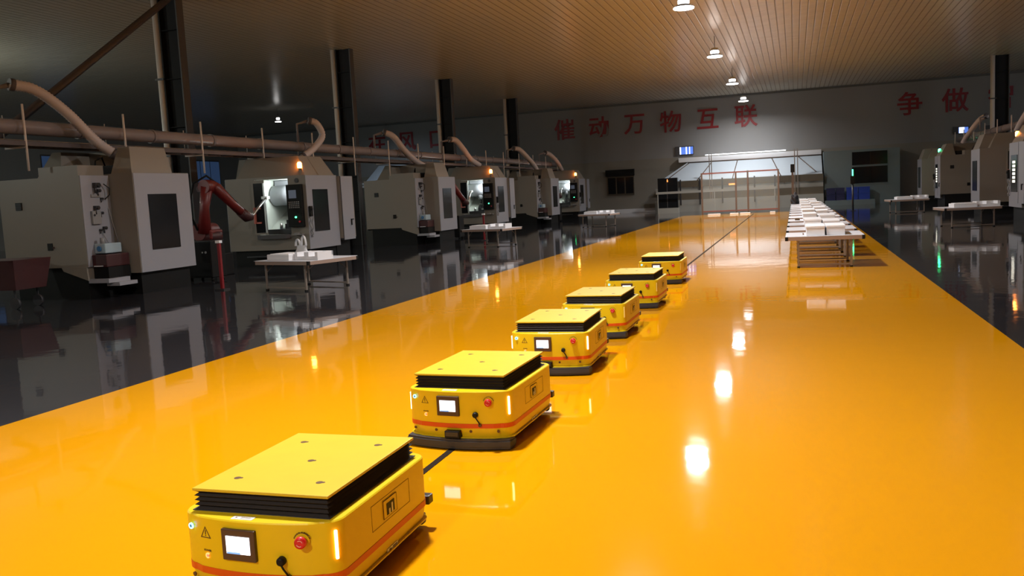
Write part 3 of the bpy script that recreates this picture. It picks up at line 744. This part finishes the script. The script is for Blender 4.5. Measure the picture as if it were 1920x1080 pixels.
# ------------------------------------------------------------------ automated guided carts
HW, LF, LR = .405, .505, .525     # half width, front side end, rear
def front_y(x):                # front bulge
    return -LF-.065*(1-(x/HW)**2)
def outline(off=0, inset_front=0):
    p = []
    r = .09
    # start rear-left, go counter-clockwise seen from above
    def arc(cx, cy, a0, a1, n=6): return [(cx+(r+off)*math.cos(a0+(a1-a0)*i/n), cy+(r+off)*math.sin(a0+(a1-a0)*i/n)) for i in range(n+1)]
    p += arc(HW-r, LR-r, 0, PI/2)
    p += arc(-HW+r, LR-r, PI/2, PI)
    n = 16
    left = []
    # front-left corner
    yc = -LF+r
    left = [(-HW+r+(r+off)*math.cos(a), yc+(r+off)*math.sin(a)) for a in [PI+(PI/2-.15)*i/6 for i in range(7)]]
    p += left
    xs = [(-HW+r*.9)+(2*(HW-r*.9))*i/n for i in range(1, n)]
    p += [(x, front_y(x)-off+.012+inset_front) for x in xs]
    p += [(HW-r+(r+off)*math.cos(a), yc+(r+off)*math.sin(a)) for a in [1.5*PI+.15+(PI/2-.15)*i/6 for i in range(7)]]
    return p
def scale_pts(p, s): return [(x*s, y*s) for x, y in p]
SHZ0, SHZ1 = .085, .425
def agv_meshes():
    P = {}
    b = MB().m(M_yellow); o = outline()
    lo = [(x*.97, y*.955) for x, y in o]
    rings = [(lo, SHZ0), ([(x*.985, y*.975) for x, y in o], .12), (o, .18), (o, SHZ1-.006), ([(x*.988, y*.992) for x, y in o], SHZ1)]
    V = [[b.bm.verts.new((x, y, z)) for x, y in pts] for pts, z in rings]
    fs = []; n = len(o)
    for i in range(len(V)-1):
        for k in range(n): fs.append(b.bm.faces.new((V[i][k], V[i][(k+1) % n], V[i+1][(k+1) % n], V[i+1][k])))
    b._mark(fs, True); b._mark(fs[-n:]); b._mark([b.bm.faces.new(V[0][::-1]), b.bm.faces.new(V[-1])])
    e_ = [e for e in b.bm.edges if all(abs(v.co.z-SHZ1+.006) < 1e-4 for v in e.verts)]
    for e in e_: e.smooth = False
    P['shell'] = b.mesh('shell')
    b = MB().m(M_stripe); o1 = outline(.002); b.prism(o1, .158, .190); P['stripe'] = b.mesh('stripe')
    P['under'] = MB().m(M_black).box(-.33, .33, -.42, .42, .02, .06).mesh('chassis')
    # bellows
    b = MB().m(M_bellows); V = []; nf = 4; z0, z1 = .428, .515
    zz = []
    for i in range(nf):
        zz += [(z0+(z1-z0)*(i)/nf, 0), (z0+(z1-z0)*(i+.5)/nf, -.016)]
    zz.append((z1, 0))
    for z, ins in zz:
        hx, hy = .350+ins, .458+ins
        V.append([b.bm.verts.new((sx*hx, sy*hy, z)) for sx, sy in ((-1, -1), (1, -1), (1, 1), (-1, 1))])
    fs = [b.bm.faces.new(V[0][::-1]), b.bm.faces.new(V[-1])]
    for i in range(len(V)-1):
        for k in range(4): fs.append(b.bm.faces.new((V[i][k], V[i][(k+1) % 4], V[i+1][(k+1) % 4], V[i+1][k])))
    b._mark(fs); P['bellows'] = b.mesh('bellows')
    P['gasket'] = MB().m(M_rub).box(-.357, .357, -.466, .466, .425, .429).mesh('bellows_flange')
    P['plate'] = MB().m(M_plate).box(-.354, .354, -.464, .466, .516, .530, .003).mesh('lift_plate')
    P['hole'] = MB().m(M_ink).cyl((0, 0, .522), .017, .0095, 'z', 14).cyl((.018, .004, .522), .009, .0092, 'z', 10).mesh('screw_hole')
    # bumper
    b = MB().m(M_rub)
    xs = [-.40+.80*k/16 for k in range(17)]
    outer = [(x, front_y(x)-.022) for x in xs]; inner = [(x, front_y(x)+.05) for x in xs[::-1]]
    b.prism([(-.405, -.43)]+outer+[(.405, -.43)]+inner, .012, .030, None); b.prism([(-.412, -.43)]+[(x*1.01, y-.008) for x, y in outer]+[(.412, -.43)]+inner, .030, .068)
    b.prism([(-.405, -.43)]+outer+[(.405, -.43)]+inner, .068, .082)
    P['bumper'] = b.mesh('front_bumper')
    P['ledge'] = (lambda b: (b.prism([(x*1.0, y*1.0) for x, y in outline(.004)], .083, .090), b.mesh('lower_ledge'))[1])(MB().m(M_yellow))
    P['rear_bumper'] = MB().m(M_rub).box(-.36, .36, .50, .56, .02, .08, .012).mesh('rear_bumper')
    P['charger'] = MB().m(M_dmetal).box(.29, .40, .515, .575, .135, .185, .006).mesh('rear_contact')
    # front fittings (drawn flat at y=0, offset along the curved face)
    P['bezel'] = MB().m(M_bezel).box(-.088, .088, -.014, .02, -.072, .072, .004).mesh('screen_bezel')
    P['screen'] = MB().m(M_screen).box(-.062, .062, -.017, -.014, -.038, .042).mesh('screen')
    P['scrbar'] = MB().m(M_scrblue).box(-.06, .01, -.018, -.017, -.038, -.030).mesh('screen_bar')
    b = MB().m(M_blue_ring).ring((0, -.004, 0), .008, .014, .006, 'y', 20).m(M_bluelab).cyl((0, -.003, 0), .008, .006, 'y', 14)
    P['blue'] = b.mesh('blue_button')
    b = MB().m(M_orange_ring).ring((0, -.004, 0), .007, .013, .006, 'y', 20, .6, 5.6).m(M_pink).cyl((0, -.003, 0), .007, .006, 'y', 14)
    P['power'] = b.mesh('power_button')
    # warning triangle
    b = MB().m(M_ink)
    R = .036; T = [(R*math.cos(a), R*math.sin(a)) for a in (PI/2, PI/2+2*PI/3, PI/2+4*PI/3)]; T2 = scale_pts(T, .80)
    for i in range(3):
        a, c, d, e = T[i], T[(i+1) % 3], T2[(i+1) % 3], T2[i]
        b.poly([(a[0], -.0015, a[1]), (c[0], -.0015, c[1]), (d[0], -.0015, d[1]), (e[0], -.0015, e[1])], (0, .003, 0))
    b.box(-.0025, .0025, -.0015, .002, -.002, .018).box(-.0025, .0025, -.0015, .002, -.009, -.005)
    P['tri'] = b.mesh('warning_triangle')
    # emergency stop
    b = MB().m(M_estop).tube([(0, 0, 0), (0, -.012, 0)], .016, 18).tube([(0, -.012, 0), (0, -.018, 0), (0, -.032, 0), (0, -.036, 0)], [.024, .027, .026, .02], 22)
    b.m(M_pink).ring((0, -.0375, 0), .012, .0145, .002, 'y', 12, .3, 2.2).ring((0, -.0375, 0), .012, .0145, .002, 'y', 12, 3.4, 5.3)
    P['estop'] = b.mesh('emergency_stop')
    P['escol'] = MB().m(M_yellow).ring((0, -.004, 0), .0, .034, .006, 'y', 24).mesh('stop_collar')
    # plug with cable
    b = MB().m(M_black).tube([(0, .01, 0), (0, -.02, 0), (0, -.03, 0)], [.021, .02, .014], 18)
    P['plug'] = b.mesh('charge_plug')
    P['plugcable'] = MB().m(M_black).tube(catmull([(0, -.02, -.008), (.012, -.024, -.028), (.026, -.02, -.052), (.030, -.012, -.07)], 6), .0045, 8).m(M_ink).cyl((.031, -.016, -.075), .012, .014, 'y', 14).mesh('cap_cord')
    P['led_on'] = MB().m(M_led_red).box(-.007, .007, -.006, .006, -.066, .066, .004).mesh('led_bar')
    P['led_off'] = MB().m(M_led_off).box(-.007, .007, -.006, .006, -.066, .066, .004).mesh('led_bar')
    P['sensor'] = MB().m(M_ink).cyl((0, -.003, 0), .0105, .006, 'y', 14).mesh('sensor')
    P['sensor_s'] = MB().m(M_stripe).cyl((0, -.003, 0), .006, .006, 'y', 12).mesh('small_sensor')
    P['scanner'] = MB().m(M_black).box(-.058, .058, -.04, .03, -.026, .026, .004).m(M_dmetal).box(-.05, .05, -.043, -.04, -.012, .018).mesh('scanner')
    P['label'] = MB().m(M_sticker).box(-.055, .055, -.018, .018, 0, .0015).m(M_ink).ring((-.035, 0, .002), .0, .008, .001, 'z', 3).box(-.012, .04, -.006, -.003, .0015, .002).box(-.012, .04, .003, .006, .0015, .002).mesh('warning_label')
    # side hatch
    b = MB().m(M_ink); y0, y1, z0, z1 = -.17, .26, .25, .375; e = .0022
    for a in ((y0, y1, z0, z0+e), (y0, y1, z1-e, z1), (y1-e, y1, z0, z1), (y0, y0+e, z0, z1)): b.box(HW-.001, HW+.001, *a)
    P['hatch'] = b.mesh('side_hatch')
    b = MB().m(M_yellow).box(HW, HW+.004, -.05, .10, .267, .357, .001).m(M_ink)
    for a in ((-.05, .10, .267, .269), (-.05, .10, .355, .357), (-.05, -.048, .267, .357), (.098, .10, .267, .357)): b.box(HW+.002, HW+.005, *a)
    b.m(M_black).box(HW, HW+.006, -.015, .07, .278, .336).m(M_sticker).box(HW+.006, HW+.007, .005, .02, .28, .305).box(HW+.006, HW+.007, .035, .05, .28, .325)
    P['meter'] = b.mesh('side_display')
    P['plate_small'] = MB().m(M_sticker).box(HW-.012, HW-.004, -.02, .10, .075, .105).m(M_ink).box(HW-.004, HW-.003, 0, .02, .08, .10).box(HW-.004, HW-.003, .04, .09, .085, .09).box(HW-.004, HW-.003, .04, .09, .095, .1).mesh('rating_plate')
    return P
AM = agv_meshes()
# arc of letters over the emergency stop
def arc_text(txt, R, size, a0, a1):
    bm = bmesh.new()
    for i, ch in enumerate(txt):
        me = text_mesh(ch, size, .0012, .0006); t = a0+(a1-a0)*i/(len(txt)-1)
        M = Matrix.Translation((R*math.cos(t), 0, R*math.sin(t))) @ Matrix.Rotation(-(t-PI/2), 4, 'Y') @ Matrix.Rotation(PI/2, 4, 'X')
        me.transform(M); bm.from_mesh(me); bpy.data.meshes.remove(me)
    me = bpy.data.meshes.new('lettering'); bm.to_mesh(me); bm.free(); me.materials.clear(); me.materials.append(M_ink)
    return me
AM['letters'] = arc_text('EMERGENCY', .034, .014, math.radians(160), math.radians(20))
AM['power_txt'] = (lambda me: (me.transform(Matrix.Rotation(PI/2, 4, 'X')), me.materials.clear(), me.materials.append(M_ink), me)[-1])(text_mesh('POWER', .013, .0012, .0002))

def agv(x, y, rz, label, lights=True):
    t = thing('guided_cart', label, 'cart', (x, y, .003), rz, 'yellow guided transport carts')
    p = lambda k, par=t, loc=None, rot=None: link(AM[k].name.split('.')[0], AM[k], par, loc, rot)
    sh = p('shell'); p('stripe', sh); p('ledge', sh); p('under')
    p('gasket'); bl = p('bellows'); pl = p('plate')
    for hx, hy in ((-.22, -.30), (.22, -.30), (0, 0), (-.22, .30), (.22, .30)): p('hole', pl, (hx, hy, 0))
    p('bumper'); p('rear_bumper'); p('charger')
    def front(k, par, fx, z, out=0.0):
        d = -.13*fx/HW**2*-1
        slope = math.atan2(.13*fx/HW**2, 1)
        return p(k, par, (fx, front_y(fx)+.012-out, z), (0, 0, slope))
    bz = front('bezel', t, -.05, .318, .0); p('screen', bz); p('scrbar', bz)
    front('blue', t, -.335, .370); front('tri', t, -.245, .345); front('power', t, -.24, .245); front('power_txt', t, -.24, .268)
    es = front('estop', t, .255, .350, .004); p('escol', es); p('letters', es)
    pg = front('plug', t, .155, .258, 0); p('plugcable', pg)
    k = 'led_on' if lights else 'led_off'
    for s in (-1, 1):
        q = math.radians(38 if s > 0 else 8)
        p(k, t, (s*(HW-.09+.0925*math.cos(q)), -LF+.09-.0925*math.sin(q)-.004, .318), (0, 0, s*(PI/2-q)))
    for fx in (-.35, -.165, .11, .31): 
        o_ = front('sensor', t, fx, .133, -.009)
    front('sensor_s', t, -.06, .13, -.009); front('sensor_s', t, .035, .13, -.009)
    front('scanner', t, -.02, .115, -.006)
    p('label', t, (-.05, -.518, SHZ1))
    p('hatch', sh); p('meter', sh); p('plate_small', sh)
    return t
agv(-2.33, 3.69, .012, 'nearest yellow guided cart, cut off by the bottom of the frame', True)
agv(-2.335, 6.21, -.03, 'second yellow guided cart with red stripe and lit white screen', True)
agv(-2.37, 8.72, .02, 'third yellow guided cart from the front', True)
agv(-2.385, 10.84, -.01, 'fourth yellow guided cart, screen hidden behind the third cart', False)
agv(-2.395, 13.52, -.01, 'fifth yellow guided cart, screen partly showing over the fourth', False)
agv(-2.455, 16.85, 0, 'farthest yellow guided cart in the line', False)

# ------------------------------------------------------------------ end of the hall
t = thing('canopy_booth', 'long booth under a pale lit canopy against the back wall', 'booth', (0, 0, 0), 0)
cz0, cz1 = 2.25, 3.62
cn = MB().m(M_canopy).poly([(-9.6, 65.2, cz0), (1.85, 65.2, cz0), (1.85, 67.4, cz1), (-7.7, 67.4, cz1)], (0, .02, .05)).build('canopy', t)
def on_c(x, f): return (x, 65.2+2.2*f-.03, cz0+(cz1-cz0)*f)
for a, c in (((-8.9, .2), (-7.6, .98)), ((-6.8, .0), (-5.9, .98)), ((-4.3, .0), (-4.05, .98)), ((-1.6, .98), (-.95, .0)), ((.25, .98), (1.45, .1))):
    MB().m(M_frame).tube([on_c(*a), on_c(*c)], .045, 6).build('strut', cn)
MB().m(M_frame).tube([(-7.7, 67.3, 3.62), (1.85, 67.3, 3.62)], .05, 6).build('top_beam', cn)
MB().m(M_foam).box(-8.4, 1.85, 67.4, 67.8, 3.68, 4.02).build('fascia', t)
MB().m(M_tubeled).tube([(-6.4, 67.35, 4.12), (-.6, 67.35, 4.12)], .035, 10).build('tube_lamp', t)
MB().m(M_brown).box(-8.5, 1.9, 65.0, 65.1, 1.78, 2.25).build('header_rail', t)
MB().m(M_counter).box(-9.9, 1.9, 65.3, 65.4, 1.36, 1.78).build('back_band', t)
MB().m(M_brown).box(-8.5, 1.9, 65.0, 65.1, .86, 1.36).build('front_rail', t)
MB().m(M_counter).box(-9.9, 1.9, 64.8, 65.0, 0, .86).build('counter', t)
for x in (-5.9, -5.75, .0, .2): MB().m(M_leg).box(x-.03, x+.03, 64.95, 65.0, .2, 4.1).build('post', t)
for x in (-6.6, -5.0, -2.75, -1.35, -8.0): MB().m(M_dmetal).box(x-.05, x+.05, 64.72, 64.78, .5, 2.35).build('upright', t)
MB().m(M_orangelit).box(-4.55, -4.0, 64.9, 64.98, 1.78, 1.9).build('orange_strip', t)
t = thing('guard_rail', 'pale horizontal guard rail in front of the booth', 'railing', (0, 0, 0))
MB().m(M_counter).box(-9.3, -1.2, 61.5, 61.56, 1.38, 1.54).build('rail', t)
for x in (-9.2, -5.3, -1.3): MB().m(M_counter).box(x-.03, x+.03, 61.56, 61.6, 0, 1.5).build('post', t)
t = thing('dark_cabinet', 'tall dark cabinet left of the booth', 'cabinet', (-8.6, 62.6, 0))
MB().m(M_counter).box(-.72, .72, -.3, .3, 0, .38).build('plinth', t)
MB().m(M_glass_dark).box(-.7, .7, -.28, .28, .38, 2.5, .01).build('body', t)
MB().m(M_steel_grey).box(-.06, -.02, -.295, -.28, .4, 2.48).build('door_seam', t)
MB().m(M_orangelit).lathe([(.03, 0), (.05, .06), (.03, .14), (.01, .2)], (.0, -.33, 2.22), 12).build('orange_reflection', t)  # glowing shape stands in for an orange reflection on the cabinet
# left-bay canopy, lit
t = thing('lit_awning', 'pale lit awning with slats on the far wall, left of the second column', 'awning', (0, 0, 0))
cn = MB().m(M_canopy).poly([(-34.6, 66.0, 3.3), (-26.5, 66.0, 3.3), (-26.5, 67.4, 4.9), (-33.7, 67.4, 4.9)], (0, .02, .05)).build('sheet', t)
for z in (3.3, 3.55): MB().m(M_foam).box(-34.8, -26.5, 65.85, 65.95, z-.16, z-.02).build('slat', t)
MB().m(M_steel_grey).box(-34.7, -34.6, 65.9, 66.0, 0, 3.2).build('post', t)
MB().m(M_steel_grey).box(-26.6, -26.5, 65.9, 66.0, 0, 3.2).build('post', t)
# office cabin right of booth
t = thing('site_cabin', 'grey-blue cabin with two dark windows beside the booth', 'cabin', (0, 0, 0))
MB().m(M_cabin).box(1.95, 6.9, 65.6, 67.9, 0, 3.78).build('wall', t)
for z0, z1 in ((2.72, 3.62), (1.45, 2.58)):
    f = MB().m(M_glass_dark).box(3.82, 6.1, 65.55, 65.6, z0, z1).build('window', t)
    MB().m(M_black).box(4.98, 5.02, 65.52, 65.55, z0, z1).build('mullion', f)
def crate(x, y, z, m, label, w=.72, h=.42):
    t = thing('plastic_crate', label, 'crate', (x, y, z), 0, 'plastic crates by the cabin')
    b = MB().m(m); 
    b.box(-w/2, w/2, -.25, -.23, 0, h).box(-w/2, w/2, .23, .25, 0, h).box(-w/2, -w/2+.02, -.23, .23, 0, h).box(w/2-.02, w/2, -.23, .23, 0, h).box(-w/2, w/2, -.23, .23, 0, .02)
    b.build('tub', t)
    MB().m(m).box(-w/2-.02, w/2+.02, -.27, -.25, h-.06, h).box(-w/2-.02, w/2+.02, .25, .27, h-.06, h).build('rim', t)
pal = MB().m(M_cabin).box(1.98, 5.2, 64.4, 65.3, 0, .34).build('low_platform'); tag(pal, 'low grey platform under the crates beside the cabin', 'platform')
for k, x in enumerate((3.75, 4.52)):
    for j in range(2): crate(x, 64.8, .34+j*.44, M_crate, 'bright blue crate, %s of the %s bright stack' % (('bottom', 'top')[j], ('left', 'right')[k]))
for k, x in enumerate((2.4, 3.0)):
    for j in range(2): crate(x-.02, 64.8, .34+j*.44, M_crate_d, 'dark blue crate, %s of the %s dark stack' % (('bottom', 'top')[j], ('left', 'right')[k]), .55)
# gate frame
t = thing('gate_frame', 'free-standing metal gate frame with panes across the walkway end', 'gate', (0, 0, 0))
GY = 55.2
for x, m_, h in ((-5.5, M_frame, 2.6), (-3.45, M_frame, 2.55), (-2.74, M_frame, 2.62), (-.95, M_frame, 2.6)):
    MB().m(m_).box(x-.05, x+.05, GY-.04, GY+.04, .003, h).build('upright', t)
MB().m(M_framered).box(-5.5, -.95, GY-.035, GY+.035, 2.52, 2.6).build('top_rail', t)
MB().m(M_framered).box(-5.5, -.95, GY-.035, GY+.035, .18, .25).build('bottom_rail', t)
for a, c in ((-5.45, -3.5), (-3.4, -2.79), (-2.69, -1.0)): MB().m(M_pane).box(a, c, GY-.005, GY+.005, .25, 2.52).build('pane', t)
t = thing('dark_post', 'tall dark post behind the white tables, left side', 'post', (-.12, 50.7, .003))
MB().m(M_frame).box(-.06, .06, -.06, .06, 0, 2.45).build('shaft', t); MB().m(M_black).box(-.1, .1, -.08, .08, 2.3, 2.75).build('head', t)
MB().m(M_dmetal).box(-.15, .15, -.15, .15, 0, .02).build('foot', t)
for k, (x, l) in enumerate(((-4.75, .75), (-3.55, .5), (-2.9, .6), (-1.3, .3))):
    o = MB().m(M_foam).box(-l/2, l/2, -.12, .12, 0, .08, .01).build('foam_strip', None, (x, 54.6, .003))
    tag(o, 'white strip on the floor by the gate, %s' % ('leftmost', 'second from left', 'third from left', 'rightmost')[k], 'strip', 'white strips by the gate')
t = thing('thin_stand', 'thin dark stand right of the walkway tables', 'stand', (3.05, 52.0, 0))
MB().m(M_dmetal).cyl((0, 0, .02), .05, 1.5, 'z', 12).box(-.15, .15, -.15, .15, 0, .02).build('pole', t)
MB().m(M_black).box(-.12, .12, -.08, .08, 1.5, 1.95, .02).build('head', t)
MB().m(M_green_btn).box(-.03, .03, -.1, -.08, 1.95, 2.3).build('green_light', t)
